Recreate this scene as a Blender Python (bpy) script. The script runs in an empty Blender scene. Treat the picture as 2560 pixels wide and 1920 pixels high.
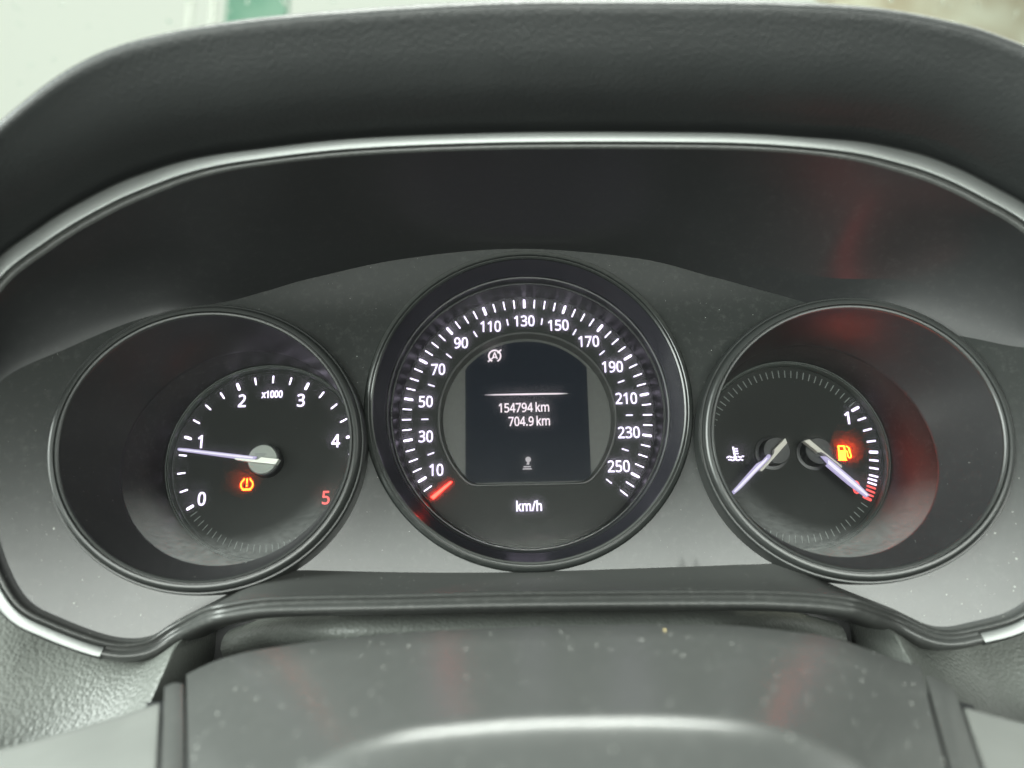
import bpy, bmesh, math, random
import numpy as np
from mathutils import Vector, Matrix
from mathutils.geometry import delaunay_2d_cdt

random.seed(7)
rng = np.random.default_rng(7)
SC = bpy.context.scene
COL = SC.collection
MM = 0.001
# Frame of the instrument cluster: u to the right, v up along the dials, w out of the dials
# towards the driver, in millimetres, origin at the middle of the speedometer dial.
# The dials lean back by 20 degrees in the car.
TILT = math.radians(20)
CT, ST = math.cos(TILT), math.sin(TILT)
MC = Matrix(((1, 0, 0, 0), (0, ST, -CT, 0), (0, CT, ST, 1.0), (0, 0, 0, 1)))


def place(u, v, w):
    return MC @ Vector((u * MM, v * MM, w * MM))


def direction(u, v, w):
    return (MC.to_3x3() @ Vector((u, v, w))).normalized()


# ------------------------------------------------------------------ camera
cam_data = bpy.data.cameras.new('camera')
cam = bpy.data.objects.new('camera', cam_data)
COL.objects.link(cam)
SC.camera = cam
cam_data.sensor_fit = 'HORIZONTAL'
cam_data.sensor_width = 36.0
cam_data.lens = 26.81
cam_data.clip_start = 0.005
cam_data.clip_end = 60.0
CAM = (-6.52, -54.48, 250.4)
fwd = direction(0.00645, 0.25541, -0.96681)
upv = direction(0.019986, 0.966606, 0.255487)
right = fwd.cross(upv).normalized()
upv = right.cross(fwd).normalized()
mw = Matrix((right, upv, -fwd)).transposed().to_4x4()
mw.translation = place(*CAM)
cam.matrix_world = mw
cam_data.dof.use_dof = True
cam_data.dof.focus_distance = 0.243
cam_data.dof.aperture_fstop = 7.5

# ------------------------------------------------------------------ overcast sky, light from the side windows and added lamps
CABIN = 0.035
SKY = 1.0
world = bpy.data.worlds.new('World')
SC.world = world
world.use_nodes = True
wn = world.node_tree.nodes
wn['Background'].inputs[0].default_value = (0.80, 0.90, 0.86, 1)  # dim cabin light, the sky itself stands outside the windscreen
wn['Background'].inputs[1].default_value = CABIN


def area_lamp(name, pos, target, sx, sy, power, colour, spread=180):
    d = bpy.data.lights.new(name, 'AREA')
    d.shape = 'RECTANGLE'
    d.size, d.size_y = sx * MM, sy * MM
    d.energy = power
    d.color = colour
    d.spread = math.radians(spread)
    o = bpy.data.objects.new(name, d)
    COL.objects.link(o)
    p, t = place(*pos), place(*target)
    z = (p - t).normalized()
    x = Vector((0, 0, 1)).cross(z).normalized()
    y = z.cross(x)
    m = Matrix((x, y, z)).transposed().to_4x4()
    m.translation = p
    o.matrix_world = m
    return o


LAMPS = [
    ('side_window_light', (-760, 190, 430), (-20, -40, 30), 620, 560, 25.0, (0.92, 1.0, 0.94)),
    ('far_side_window_light', (900, 300, 430), (20, -40, 30), 620, 480, 3.5, (0.95, 1.0, 0.93)),
    ('overhead_fill_light', (0, 900, 330), (0, -60, 80), 800, 170, 33.0, (0.95, 1.0, 0.93)),  # added overhead, not a real window; makes the highlight on the column cover
    ('rear_fill_light', (30, -190, 1100), (0, -40, 20), 900, 400, 19.0, (0.94, 1.0, 0.93)),  # added low behind the camera to brighten the lower face plate, source unseen
    ('outdoor_daylight', (0, 1900, -700), (300, 2800, -3200), 3000, 1500, 170.0, (0.97, 1.0, 0.95)),
]
for a in LAMPS:
    area_lamp(*a)

SC.render.engine = 'CYCLES'
SC.cycles.use_denoising = True
SC.cycles.max_bounces = 5
SC.cycles.transparent_max_bounces = 10
SC.cycles.caustics_reflective = False
SC.cycles.caustics_refractive = False
SC.view_settings.view_transform = 'Standard'
SC.view_settings.look = 'None'
SC.view_settings.exposure = 0.0
SC.view_settings.gamma = 1.0
SC.view_settings.use_curve_mapping = False


# ------------------------------------------------------------------ materials
def new_mat(name):
    m = bpy.data.materials.new(name)
    m.use_nodes = True
    return m, m.node_tree.nodes, m.node_tree.links


def plastic(name, colour, rough, grain=9000.0, bump=0.10, spec=0.5, settled=0.0, mottling=0.06, leather=False, lscale=1000.0, sheen=0.0, metallic=0.0,
            dust=0.0, dist=0.00005):
    m, n, l = new_mat(name)
    b = n['Principled BSDF']
    b.inputs['Roughness'].default_value = rough
    b.inputs['Specular IOR Level'].default_value = spec
    b.inputs['Metallic'].default_value = metallic
    if sheen:
        b.inputs['Sheen Weight'].default_value = sheen
        b.inputs['Sheen Roughness'].default_value = 0.18
    tc = n.new('ShaderNodeTexCoord')
    big = n.new('ShaderNodeTexNoise')
    big.inputs['Scale'].default_value = 60.0
    big.inputs['Detail'].default_value = 3.0
    big.inputs['Roughness'].default_value = 0.65
    l.new(tc.outputs['Object'], big.inputs['Vector'])
    ramp = n.new('ShaderNodeMapRange')
    ramp.inputs['From Min'].default_value = 0.3
    ramp.inputs['From Max'].default_value = 0.7
    ramp.inputs['To Min'].default_value = 1 - mottling
    ramp.inputs['To Max'].default_value = 1 + mottling
    l.new(big.outputs['Fac'], ramp.inputs['Value'])
    mul = n.new('ShaderNodeVectorMath')
    mul.operation = 'SCALE'
    mul.inputs[0].default_value = colour
    l.new(ramp.outputs['Result'], mul.inputs['Scale'])
    col = mul.outputs['Vector']
    if dust:
        dn = n.new('ShaderNodeTexNoise')
        dn.inputs['Scale'].default_value = 420.0
        dn.inputs['Detail'].default_value = 4.0
        dn.inputs['Roughness'].default_value = 0.8
        l.new(tc.outputs['Object'], dn.inputs['Vector'])
        dr = n.new('ShaderNodeMapRange')
        dr.inputs['From Min'].default_value = 0.52
        dr.inputs['From Max'].default_value = 0.80
        dr.inputs['To Max'].default_value = dust
        l.new(dn.outputs['Fac'], dr.inputs['Value'])
        mx = n.new('ShaderNodeMix')
        mx.data_type = 'RGBA'
        l.new(dr.outputs['Result'], mx.inputs['Factor'])
        l.new(col, mx.inputs['A'])
        mx.inputs['B'].default_value = (0.38, 0.38, 0.36, 1)
        col = mx.outputs['Result']
    if settled:
        # a film of dust lies on whatever faces upwards
        ge = n.new('ShaderNodeNewGeometry')
        sp = n.new('ShaderNodeSeparateXYZ')
        l.new(ge.outputs['Normal'], sp.inputs['Vector'])
        up = n.new('ShaderNodeMapRange')
        up.inputs['From Min'].default_value = 0.38
        up.inputs['From Max'].default_value = 1.0
        up.inputs['To Max'].default_value = settled
        l.new(sp.outputs['Z'], up.inputs['Value'])
        m2 = n.new('ShaderNodeMix')
        m2.data_type = 'RGBA'
        l.new(up.outputs['Result'], m2.inputs['Factor'])
        l.new(col, m2.inputs['A'])
        m2.inputs['B'].default_value = (0.36, 0.37, 0.35, 1)
        col = m2.outputs['Result']
    l.new(col, b.inputs['Base Color'])
    rr = n.new('ShaderNodeMapRange')
    rr.inputs['From Min'].default_value = 0.3
    rr.inputs['From Max'].default_value = 0.7
    rr.inputs['To Min'].default_value = rough - 0.008
    rr.inputs['To Max'].default_value = rough + 0.008
    l.new(big.outputs['Fac'], rr.inputs['Value'])
    l.new(rr.outputs['Result'], b.inputs['Roughness'])
    bp = n.new('ShaderNodeBump')
    bp.inputs['Strength'].default_value = bump
    bp.inputs['Distance'].default_value = dist
    if leather:
        v = n.new('ShaderNodeTexVoronoi')
        v.feature = 'SMOOTH_F1'
        v.inputs['Scale'].default_value = lscale
        v.inputs['Smoothness'].default_value = 0.55
        ns = n.new('ShaderNodeTexNoise')
        ns.inputs['Scale'].default_value = 500.0
        ns.inputs['Detail'].default_value = 3.0
        l.new(tc.outputs['Object'], ns.inputs['Vector'])
        ad = n.new('ShaderNodeMixRGB')
        ad.blend_type = 'LINEAR_LIGHT'
        ad.inputs['Fac'].default_value = 0.0003
        l.new(tc.outputs['Object'], ad.inputs['Color1'])
        l.new(ns.outputs['Color'], ad.inputs['Color2'])
        l.new(ad.outputs['Color'], v.inputs['Vector'])
        inv = n.new('ShaderNodeMath')
        inv.operation = 'SUBTRACT'
        inv.inputs[0].default_value = 1.0
        l.new(v.outputs['Distance'], inv.inputs[1])
        l.new(inv.outputs['Value'], bp.inputs['Height'])
    else:
        fine = n.new('ShaderNodeTexNoise')
        fine.inputs['Scale'].default_value = grain
        fine.inputs['Detail'].default_value = 2.0
        l.new(tc.outputs['Object'], fine.inputs['Vector'])
        l.new(fine.outputs['Fac'], bp.inputs['Height'])
    l.new(bp.outputs['Normal'], b.inputs['Normal'])
    return m


def lit(name, colour, strength):
    m, n, l = new_mat(name)
    b = n['Principled BSDF']
    b.inputs['Base Color'].default_value = (0.06, 0.06, 0.06, 1)
    b.inputs['Roughness'].default_value = 0.5
    b.inputs['Emission Color'].default_value = (*colour, 1)
    b.inputs['Emission Strength'].default_value = strength
    return m


def lens(name, haze, haze_rough, gloss_rough, dust, dust_low=None, streak=(1, 1, 1), ior=1.15):
    """Clear plastic cover: see-through, a little mirror, fine scratches that spread the light, dust."""
    m, n, l = new_mat(name)
    n.remove(n['Principled BSDF'])
    out = n['Material Output']
    tc = n.new('ShaderNodeTexCoord')
    mp = n.new('ShaderNodeMapping')
    mp.inputs['Rotation'].default_value = (0, 0, math.radians(-24))
    mp.inputs['Scale'].default_value = streak
    l.new(tc.outputs['Object'], mp.inputs['Vector'])
    tr = n.new('ShaderNodeBsdfTransparent')
    rf = n.new('ShaderNodeBsdfRefraction')
    rf.inputs['IOR'].default_value = ior
    rf.inputs['Roughness'].default_value = haze_rough
    nz = n.new('ShaderNodeTexNoise')
    nz.inputs['Scale'].default_value = 520.0
    nz.inputs['Detail'].default_value = 4.0
    nz.inputs['Roughness'].default_value = 0.7
    l.new(mp.outputs['Vector'], nz.inputs['Vector'])
    hz = n.new('ShaderNodeMapRange')
    hz.inputs['From Min'].default_value = 0.35
    hz.inputs['From Max'].default_value = 0.7
    hz.inputs['To Min'].default_value = haze * 0.8
    hz.inputs['To Max'].default_value = haze * 1.25
    l.new(nz.outputs['Fac'], hz.inputs['Value'])
    m1 = n.new('ShaderNodeMixShader')
    l.new(hz.outputs['Result'], m1.inputs['Fac'])
    l.new(tr.outputs[0], m1.inputs[1])
    l.new(rf.outputs[0], m1.inputs[2])
    df = n.new('ShaderNodeBsdfDiffuse')
    df.inputs['Color'].default_value = (0.55, 0.57, 0.56, 1)
    dz = n.new('ShaderNodeTexNoise')
    dz.inputs['Scale'].default_value = 800.0
    dz.inputs['Detail'].default_value = 5.0
    dz.inputs['Roughness'].default_value = 0.75
    l.new(mp.outputs['Vector'], dz.inputs['Vector'])
    dr = n.new('ShaderNodeMapRange')
    dr.inputs['From Min'].default_value = 0.05
    dr.inputs['From Max'].default_value = 1.0
    dr.inputs['To Max'].default_value = dust
    l.new(dz.outputs['Fac'], dr.inputs['Value'])
    fac = dr.outputs['Result']
    if dust_low:
        # dust that has settled on the lower, raked edge of the cover
        sx = n.new('ShaderNodeSeparateXYZ')
        l.new(tc.outputs['Object'], sx.inputs['Vector'])
        g = n.new('ShaderNodeMapRange')
        g.interpolation_type = 'SMOOTHSTEP'
        g.inputs['From Min'].default_value = dust_low[0]
        g.inputs['From Max'].default_value = dust_low[1]
        g.inputs['To Min'].default_value = 0.10
        g.inputs['To Max'].default_value = 1.0
        l.new(sx.outputs['Y'], g.inputs['Value'])
        # and in the corner along the rim, where no cloth reaches
        cb = n.new('ShaderNodeCombineXYZ')
        l.new(sx.outputs['X'], cb.inputs['X'])
        l.new(sx.outputs['Y'], cb.inputs['Y'])
        ln = n.new('ShaderNodeVectorMath')
        ln.operation = 'LENGTH'
        l.new(cb.outputs['Vector'], ln.inputs[0])
        rd_ = n.new('ShaderNodeMapRange')
        rd_.interpolation_type = 'SMOOTHSTEP'
        rd_.inputs['From Min'].default_value = 0.0245
        rd_.inputs['From Max'].default_value = 0.0315
        rd_.inputs['To Min'].default_value = 0.12
        l.new(ln.outputs['Value'], rd_.inputs['Value'])
        for sock in (g.outputs['Result'], rd_.outputs['Result']):
            mu = n.new('ShaderNodeMath')
            mu.operation = 'MULTIPLY'
            l.new(fac, mu.inputs[0])
            l.new(sock, mu.inputs[1])
            fac = mu.outputs['Value']
    m2 = n.new('ShaderNodeMixShader')
    l.new(fac, m2.inputs['Fac'])
    l.new(m1.outputs[0], m2.inputs[1])
    l.new(df.outputs[0], m2.inputs[2])
    gl = n.new('ShaderNodeBsdfGlossy')
    gl.inputs['Roughness'].default_value = gloss_rough
    fr = n.new('ShaderNodeFresnel')
    fr.inputs['IOR'].default_value = 1.27
    m3 = n.new('ShaderNodeMixShader')
    l.new(fr.outputs[0], m3.inputs['Fac'])
    l.new(m2.outputs[0], m3.inputs[1])
    l.new(gl.outputs[0], m3.inputs[2])
    l.new(m3.outputs[0], out.inputs['Surface'])
    return m


M = {}
M['face'] = plastic('satin_black_plastic', (0.016, 0.018, 0.017), 0.25, settled=0.22, dust=0.05, bump=0.05, mottling=0.03)
M['shroud'] = plastic('matte_black_plastic', (0.021, 0.022, 0.0225), 0.42, spec=0.45, settled=0.20, dust=0.03, bump=0.05, mottling=0.03)
M['cone'] = plastic('dusty_black_cone', (0.012, 0.012, 0.013), 0.50, settled=0.85, dust=0.10, bump=0.0, mottling=0.03)
M['bezel'] = plastic('bezel_black_plastic', (0.045, 0.047, 0.045), 0.36, dust=0.12, bump=0.10)
M['hood'] = plastic('soft_touch_hood', (0.020, 0.022, 0.022), 0.48, grain=1000.0, bump=0.42, dist=0.0003, sheen=0.7)
M['chrome'] = plastic('satin_chrome', (0.18, 0.188, 0.184), 0.42, metallic=1.0, mottling=0.03, bump=0.02)
M['ring'] = plastic('grey_ring_plastic', (0.024, 0.026, 0.025), 0.29, bump=0.06, mottling=0.06)
M['tunnel'] = plastic('tunnel_black_plastic', (0.022, 0.022, 0.023), 0.36, spec=0.45, dust=0.03, bump=0.10)
M['funnel'] = plastic('gloss_black_plastic', (0.018, 0.018, 0.022), 0.26, bump=0.04)
M['black'] = plastic('deep_black_plastic', (0.010, 0.011, 0.012), 0.42, bump=0.06)
M['dial'] = plastic('dial_print_black', (0.007, 0.0085, 0.0075), 0.55, bump=0.02, spec=0.18)
M['edge'] = plastic('dial_edge_clear_grey', (0.05, 0.058, 0.053), 0.30, bump=0.02)
M['print'] = plastic('dial_print_grey', (0.16, 0.18, 0.17), 0.5, bump=0.02)
M['hub'] = plastic('needle_hub_grey', (0.21, 0.23, 0.21), 0.42, bump=0.12)
M['cap'] = plastic('needle_cap_white', (0.72, 0.74, 0.68), 0.40, bump=0.04, mottling=0.03)
M['capbeige'] = plastic('needle_cap_beige', (0.42, 0.40, 0.36), 0.40, bump=0.04, mottling=0.05)
M['screen'] = plastic('display_glass', (0.006, 0.008, 0.012), 0.16, bump=0.01, mottling=0.05, spec=0.16)
sb_ = M['screen'].node_tree.nodes['Principled BSDF']
sb_.inputs['Emission Color'].default_value = (0.75, 0.84, 1.0, 1)
sb_.inputs['Emission Strength'].default_value = 0.004
M['panel'] = plastic('display_side_panel', (0.022, 0.024, 0.021), 0.45, bump=0.06)
M['dash'] = plastic('grained_dashboard', (0.12, 0.128, 0.118), 0.46, leather=True, bump=0.7, dist=0.0003)
M['column'] = plastic('column_cover_plastic', (0.034, 0.036, 0.035), 0.31, bump=0.20, grain=2600.0, settled=0.035, dust=0.05, mottling=0.02)
M['spoke'] = plastic('light_grey_plastic', (0.10, 0.105, 0.10), 0.36, bump=0.10, grain=6000.0)
M['lit_white'] = lit('backlit_white', (0.84, 0.74, 1.0), 2.1)
M['lit_tick'] = lit('backlit_tick', (0.86, 0.76, 1.0), 3.6)
M['lit_needle'] = lit('backlit_needle', (0.66, 0.58, 1.0), 0.62)
M['lit_core'] = lit('backlit_needle_core', (0.90, 0.86, 1.0), 0.95)
M['lit_red'] = lit('backlit_red', (1.0, 0.05, 0.045), 1.5)
M['lit_hot'] = lit('backlit_red_needle', (1.0, 0.024, 0.012), 10.0)
M['lit_tyre'] = lit('backlit_tyre_lamp', (1.0, 0.075, 0.001), 18.0)
M['lit_amber'] = lit('backlit_amber', (1.0, 0.055, 0.0008), 32.0)
M['lit_pink'] = lit('display_white', (1.0, 0.86, 0.95), 1.1)
M['lit_dim'] = lit('display_grey', (0.60, 0.55, 0.60), 0.7)
M['dust'] = plastic('pale_dust', (0.45, 0.46, 0.43), 0.8, bump=0.0, mottling=0.3)
M['crumb'] = plastic('yellow_crumb', (0.55, 0.44, 0.22), 0.7, bump=0.1)
M['lens_side'] = lens('side_gauge_cover', 0.09, 0.85, 0.18, 0.26, (-0.006, -0.033), (0.6, 1.5, 1))
M['lens_mid'] = lens('speedometer_cover', 0.17, 0.80, 0.12, 0.008, ior=1.35)

GLYPHS = {
 '0': (459, [[(419,287),(419,253),(417,221),(414,191),(409,163),(403,137),(395,112),(386,90),(376,70),(363,52),(349,37),(334,23),(316,12),(297,3),(276,-3),(253,-7),(229,-8),(198,-6),(170,1),(145,12),(122,27),(103,47),(86,70),(71,98),(60,129),(51,163),(44,201),(41,243),(39,287),(40,332),(44,373),(50,411),(58,446),(69,477),(83,504),(99,527),(119,547),(141,562),(167,573),(196,579),(229,581),(259,579),(287,573),(313,562),(335,547),(355,527),(372,504),(387,477),(399,446),(408,411),(414,373),(418,332)],[(110,287),(111,249),(113,215),(116,184),(121,156),(128,132),(137,111),(147,93),(159,78),(173,67),(190,59),(208,54),(229,52),(249,54),(268,59),(284,67),(298,78),(310,92),(320,110),(329,131),(336,156),(341,184),(345,215),(347,249),(348,287),(347,325),(345,359),(341,390),(336,417),(329,442),(320,463),(310,481),(298,495),(284,507),(268,515),(249,520),(229,521),(208,520),(190,515),(173,507),(159,495),(147,481),(137,463),(128,442),(121,417),(116,390),(113,359),(111,325)]]),
 '1': (459, [[(285,0),(216,0),(216,400),(216,439),(217,470),(219,499),(196,477),(169,455),(108,405),(71,452),(226,573),(285,573)]]),
 '2': (459, [[(417,0),(38,0),(38,59),(188,210),(209,231),(228,251),(246,270),(261,287),(275,304),(287,320),(298,337),(306,353),(313,370),(318,387),(321,405),(322,424),(320,446),(315,466),(306,482),(294,496),(278,507),(261,514),(242,519),(221,520),(200,520),(181,517),(164,512),(147,506),(131,498),(115,489),(99,478),(83,466),(45,513),(56,523),(68,531),(81,540),(94,548),(108,555),(122,561),(137,567),(153,572),(169,576),(186,578),(203,580),(221,581),(246,579),(270,576),(293,570),(313,562),(331,552),(347,540),(361,526),(372,510),(382,492),(388,472),(392,451),(394,428),(393,406),(389,385),(383,364),(375,344),(365,324),(353,305),(340,286),(324,267),(307,247),(288,227),(268,207),(247,185),(128,67),(128,64),(417,64)]]),
 '3': (459, [[(395,439),(394,420),(392,403),(387,387),(381,372),(373,359),(363,347),(352,336),(340,326),(326,318),(310,311),(294,306),(277,302),(277,298),(309,293),(337,283),(360,271),(379,255),(394,236),(405,214),(411,190),(413,163),(412,139),(407,116),(400,94),(390,74),(377,56),(360,40),(341,26),(318,14),(292,4),(263,-3),(230,-7),(193,-8),(171,-8),(150,-6),(130,-4),(110,-1),(91,3),(72,8),(54,15),(36,23),(36,89),(54,81),(74,73),(93,67),(114,61),(135,57),(155,54),(175,52),(194,51),(230,53),(260,59),(285,68),(305,81),(320,98),(331,117),(337,139),(339,164),(338,182),(335,197),(329,211),(320,223),(310,233),(297,242),(282,249),(265,255),(246,260),(226,263),(203,265),(179,265),(123,265),(123,326),(180,326),(202,326),(223,329),(242,333),(259,339),(274,347),(286,356),(298,366),(307,377),(314,390),(319,404),(322,418),(323,434),(321,454),(316,471),(307,486),(295,498),(280,508),(262,516),(242,520),(219,521),(204,521),(190,520),(176,518),(164,515),(151,512),(140,508),(128,504),(117,498),(75,473),(39,521),(55,533),(73,544),(93,554),(115,563),(139,571),(163,576),(190,579),(218,581),(260,578),(296,571),(327,558),(352,540),(371,519),(384,495),(393,468)]]),
 '4': (459, [[(443,130),(359,130),(359,0),(291,0),(291,130),(17,130),(17,190),(286,576),(359,576),(359,193),(443,193)],[(291,374),(291,412),(293,444),(294,474),(295,500),(292,500),(276,468),(257,438),(86,193),(291,193)]]),
 '5': (459, [[(221,351),(249,350),(275,346),(300,340),(322,331),(343,320),(361,307),(376,291),(389,274),(400,254),(407,232),(412,209),(413,183),(411,154),(407,128),(399,103),(387,81),(373,60),(356,43),(336,28),(314,15),(289,5),(261,-2),(231,-7),(199,-8),(177,-8),(156,-6),(136,-4),(116,0),(97,4),(80,10),(65,16),(51,23),(51,90),(66,81),(82,74),(101,68),(121,62),(141,58),(161,55),(181,53),(200,52),(220,53),(239,55),(257,60),(274,65),(289,73),(302,82),(313,93),(323,106),(331,121),(336,137),(340,156),(341,176),(339,202),(332,225),(321,245),(306,262),(287,275),(262,284),(232,290),(197,292),(186,292),(173,291),(160,290),(146,288),(99,280),(64,302),(86,573),(373,573),(373,508),(146,508),(132,342),(169,348),(181,349),(194,350),(207,351)]]),
 '6': (459, [[(44,245),(45,269),(46,294),(48,318),(51,342),(55,366),(60,389),(67,412),(75,433),(84,454),(95,474),(107,492),(121,510),(137,525),(155,539),(174,551),(196,562),(220,570),(246,576),(275,579),(306,581),(344,579),(353,578),(362,577),(370,575),(377,573),(377,513),(369,515),(362,517),(353,519),(344,520),(308,523),(281,522),(257,518),(235,512),(216,504),(198,494),(183,483),(169,469),(158,454),(148,437),(139,419),(132,400),(127,380),(122,359),(119,337),(116,314),(115,291),(119,291),(126,300),(133,309),(141,318),(150,326),(160,333),(170,339),(182,345),(194,350),(208,353),(223,356),(238,358),(255,358),(279,357),(302,353),(323,347),(342,338),(360,327),(375,313),(389,297),(400,279),(409,258),(416,236),(420,211),(421,184),(420,156),(415,129),(408,104),(399,82),(386,61),(372,44),(355,28),(336,15),(314,5),(291,-2),(266,-7),(239,-8),(219,-7),(199,-4),(181,1),(163,7),(146,16),(130,26),(115,39),(101,54),(88,70),(77,89),(67,110),(59,133),(52,158),(48,185),(45,214)],[(238,51),(262,53),(284,59),(303,70),(320,84),(334,102),(343,125),(349,153),(351,184),(350,210),(344,233),(336,254),(324,271),(308,285),(289,295),(267,301),(241,303),(222,302),(205,299),(189,294),(175,287),(162,279),(150,270),(140,259),(131,248),(124,236),(119,223),(116,211),(115,198),(116,185),(117,172),(120,159),(123,146),(127,133),(133,121),(139,110),(146,99),(155,88),(164,79),(174,71),(185,64),(197,59),(210,55),(223,52)]]),
 '7': (459, [[(109,0),(344,508),(35,508),(35,573),(419,573),(419,518),(187,0)]]),
 '8': (459, [[(229,581),(253,580),(276,577),(298,572),(318,565),(336,556),(352,546),(366,533),(378,519),(388,503),(395,485),(399,465),(400,443),(399,427),(396,411),(392,397),(385,383),(377,371),(368,359),(357,348),(346,338),(333,328),(320,319),(306,311),(291,303),(308,294),(325,285),(340,275),(355,265),(369,254),(381,242),(392,229),(401,216),(409,201),(414,185),(418,167),(419,148),(417,125),(413,104),(406,84),(395,65),(383,49),(367,34),(350,22),(330,11),(308,3),(284,-3),(258,-7),(231,-8),(201,-7),(174,-3),(149,2),(126,10),(106,21),(89,33),(74,47),(61,63),(52,81),(45,101),(41,122),(39,146),(40,165),(43,183),(49,199),(56,214),(65,228),(75,241),(86,253),(99,264),(113,274),(128,283),(143,291),(158,299),(144,307),(131,316),(119,326),(107,336),(96,346),(87,358),(78,370),(71,383),(65,396),(61,411),(59,427),(58,444),(59,465),(63,485),(70,503),(80,518),(92,533),(107,545),(123,556),(141,565),(161,572),(182,577),(205,580)],[(108,145),(110,125),(116,107),(125,90),(138,76),(155,64),(176,55),(200,50),(229,48),(257,50),(281,55),(302,64),(319,76),(332,91),(342,108),(348,127),(350,148),(349,161),(346,174),(341,186),(335,197),(327,207),(317,217),(306,226),(293,235),(279,243),(264,251),(247,258),(229,265),(217,270),(200,262),(184,254),(170,246),(157,237),(146,228),(136,219),(128,208),(121,197),(115,186),(111,173),(109,160)],[(228,524),(207,522),(188,518),(170,512),(155,502),(143,491),(134,476),(128,460),(127,441),(128,427),(130,414),(135,402),(141,391),(148,382),(157,373),(167,365),(179,357),(191,350),(204,344),(218,337),(232,330),(245,337),(258,343),(270,350),(282,357),(292,364),(302,373),(310,382),(317,392),(323,402),(327,414),(330,427),(330,441),(329,460),(323,476),(315,491),(302,502),(287,512),(270,518),(250,522)]]),
 '9': (459, [[(417,328),(417,304),(415,279),(413,255),(410,231),(406,207),(401,183),(394,161),(387,139),(377,118),(366,99),(354,80),(340,63),(324,47),(306,33),(286,21),(265,11),(241,3),(214,-3),(185,-7),(154,-8),(117,-6),(107,-5),(97,-4),(89,-2),(82,0),(82,60),(89,58),(97,56),(106,54),(115,53),(152,50),(179,51),(204,54),(226,60),(245,68),(262,78),(278,90),(291,103),(303,118),(313,135),(322,153),(329,172),(334,192),(339,213),(342,235),(344,258),(346,281),(341,281),(334,272),(327,263),(319,255),(310,247),(301,240),(290,233),(278,228),(266,223),(252,219),(237,216),(222,215),(204,214),(181,215),(158,219),(138,226),(118,235),(101,246),(85,260),(72,275),(61,294),(52,314),(45,336),(41,361),(40,387),(42,416),(46,443),(53,468),(63,491),(76,511),(90,529),(107,544),(127,557),(148,568),(171,575),(196,579),(223,581),(243,580),(262,577),(281,572),(299,565),(316,556),(332,545),(347,533),(361,518),(373,501),(384,483),(394,462),(402,439),(409,415),(413,388),(416,359)],[(223,521),(199,519),(178,513),(159,503),(142,488),(128,470),(118,447),(112,420),(110,388),(112,362),(117,339),(125,318),(137,301),(152,287),(171,277),(193,271),(220,269),(238,270),(256,273),(272,278),(286,285),(300,293),(311,303),(321,313),(330,325),(337,337),(342,349),(345,362),(346,374),(345,387),(344,400),(341,413),(338,426),(334,439),(328,451),(322,463),(315,474),(307,484),(298,493),(288,501),(277,508),(265,514),(252,518),(238,520)]]),
 'k': (428, [[(138,291),(137,257),(135,221),(138,221),(152,240),(172,264),(189,285),(326,430),(409,430),(235,246),(421,0),(336,0),(187,200),(138,158),(138,0),(68,0),(68,609),(138,609)]]),
 'm': (750, [[(540,438),(574,436),(603,429),(628,417),(649,401),(665,379),(676,352),(683,319),(685,280),(685,0),(615,0),(615,277),(614,300),(610,321),(603,338),(594,353),(582,364),(567,372),(549,377),(528,379),(499,376),(474,369),(454,358),(438,342),(426,322),(418,298),(413,270),(411,237),(411,0),(342,0),(342,277),(341,293),(339,308),(336,321),(332,333),(327,344),(320,353),(312,361),(303,367),(293,372),(281,376),(268,378),(253,379),(233,377),(215,374),(199,368),(185,360),(174,350),(164,338),(156,324),(150,308),(145,290),(141,269),(139,247),(139,223),(139,0),(68,0),(68,430),(125,430),(136,371),(140,371),(147,382),(155,392),(163,401),(173,409),(183,416),(194,422),(205,427),(217,431),(229,434),(241,436),(254,437),(266,438),(290,437),(312,433),(332,428),(349,420),(365,410),(378,398),(389,383),(398,366),(402,366),(414,383),(427,398),(443,410),(461,420),(480,428),(499,433),(519,437)]]),
 'h': (496, [[(139,431),(138,399),(135,370),(140,370),(147,381),(155,391),(164,400),(174,407),(185,414),(196,420),(208,425),(221,429),(233,433),(247,435),(260,437),(273,437),(298,436),(321,433),(342,428),(360,421),(377,411),(391,400),(403,386),(413,370),(421,351),(426,330),(430,306),(431,280),(431,0),(361,0),(361,275),(359,299),(355,321),(348,338),(338,353),(324,364),(308,372),(288,377),(265,379),(242,377),(222,374),(204,368),(189,360),(177,350),(166,338),(157,324),(150,308),(145,289),(142,269),(139,246),(139,222),(139,0),(68,0),(68,609),(139,609)]]),
 'x': (424, [[(170,220),(22,430),(102,430),(213,268),(322,430),(402,430),(253,220),(410,0),(330,0),(213,172),(94,0),(14,0)]]),
 '/': (298, [[(290,573),(77,0),(8,0),(221,573)]]),
 '.': (215, [[(58,43),(59,57),(61,69),(66,78),(72,85),(80,90),(88,94),(97,96),(107,97),(117,96),(126,94),(135,90),(142,85),(149,78),(153,69),(156,57),(157,43),(156,30),(153,18),(149,9),(142,2),(135,-4),(126,-8),(117,-10),(107,-11),(97,-10),(88,-8),(80,-4),(72,2),(66,9),(61,18),(59,30)]]),
 'A': (512, [[(437,0),(368,177),(141,177),(73,0),(0,0),(224,575),(289,575),(512,0)],[(282,415),(274,438),(263,473),(255,500),(247,468),(238,438),(230,415),(165,241),(346,241)]]),
 '!': (216, [[(131,161),(85,161),(65,573),(151,573)],[(58,43),(59,57),(61,69),(66,78),(72,85),(80,90),(88,94),(97,96),(107,97),(117,96),(126,94),(135,90),(142,85),(149,78),(153,69),(156,57),(157,43),(156,30),(153,18),(149,9),(142,2),(135,-4),(126,-8),(117,-10),(107,-11),(97,-10),(88,-8),(80,-4),(72,2),(66,9),(61,18),(59,30)]]),
}



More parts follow.
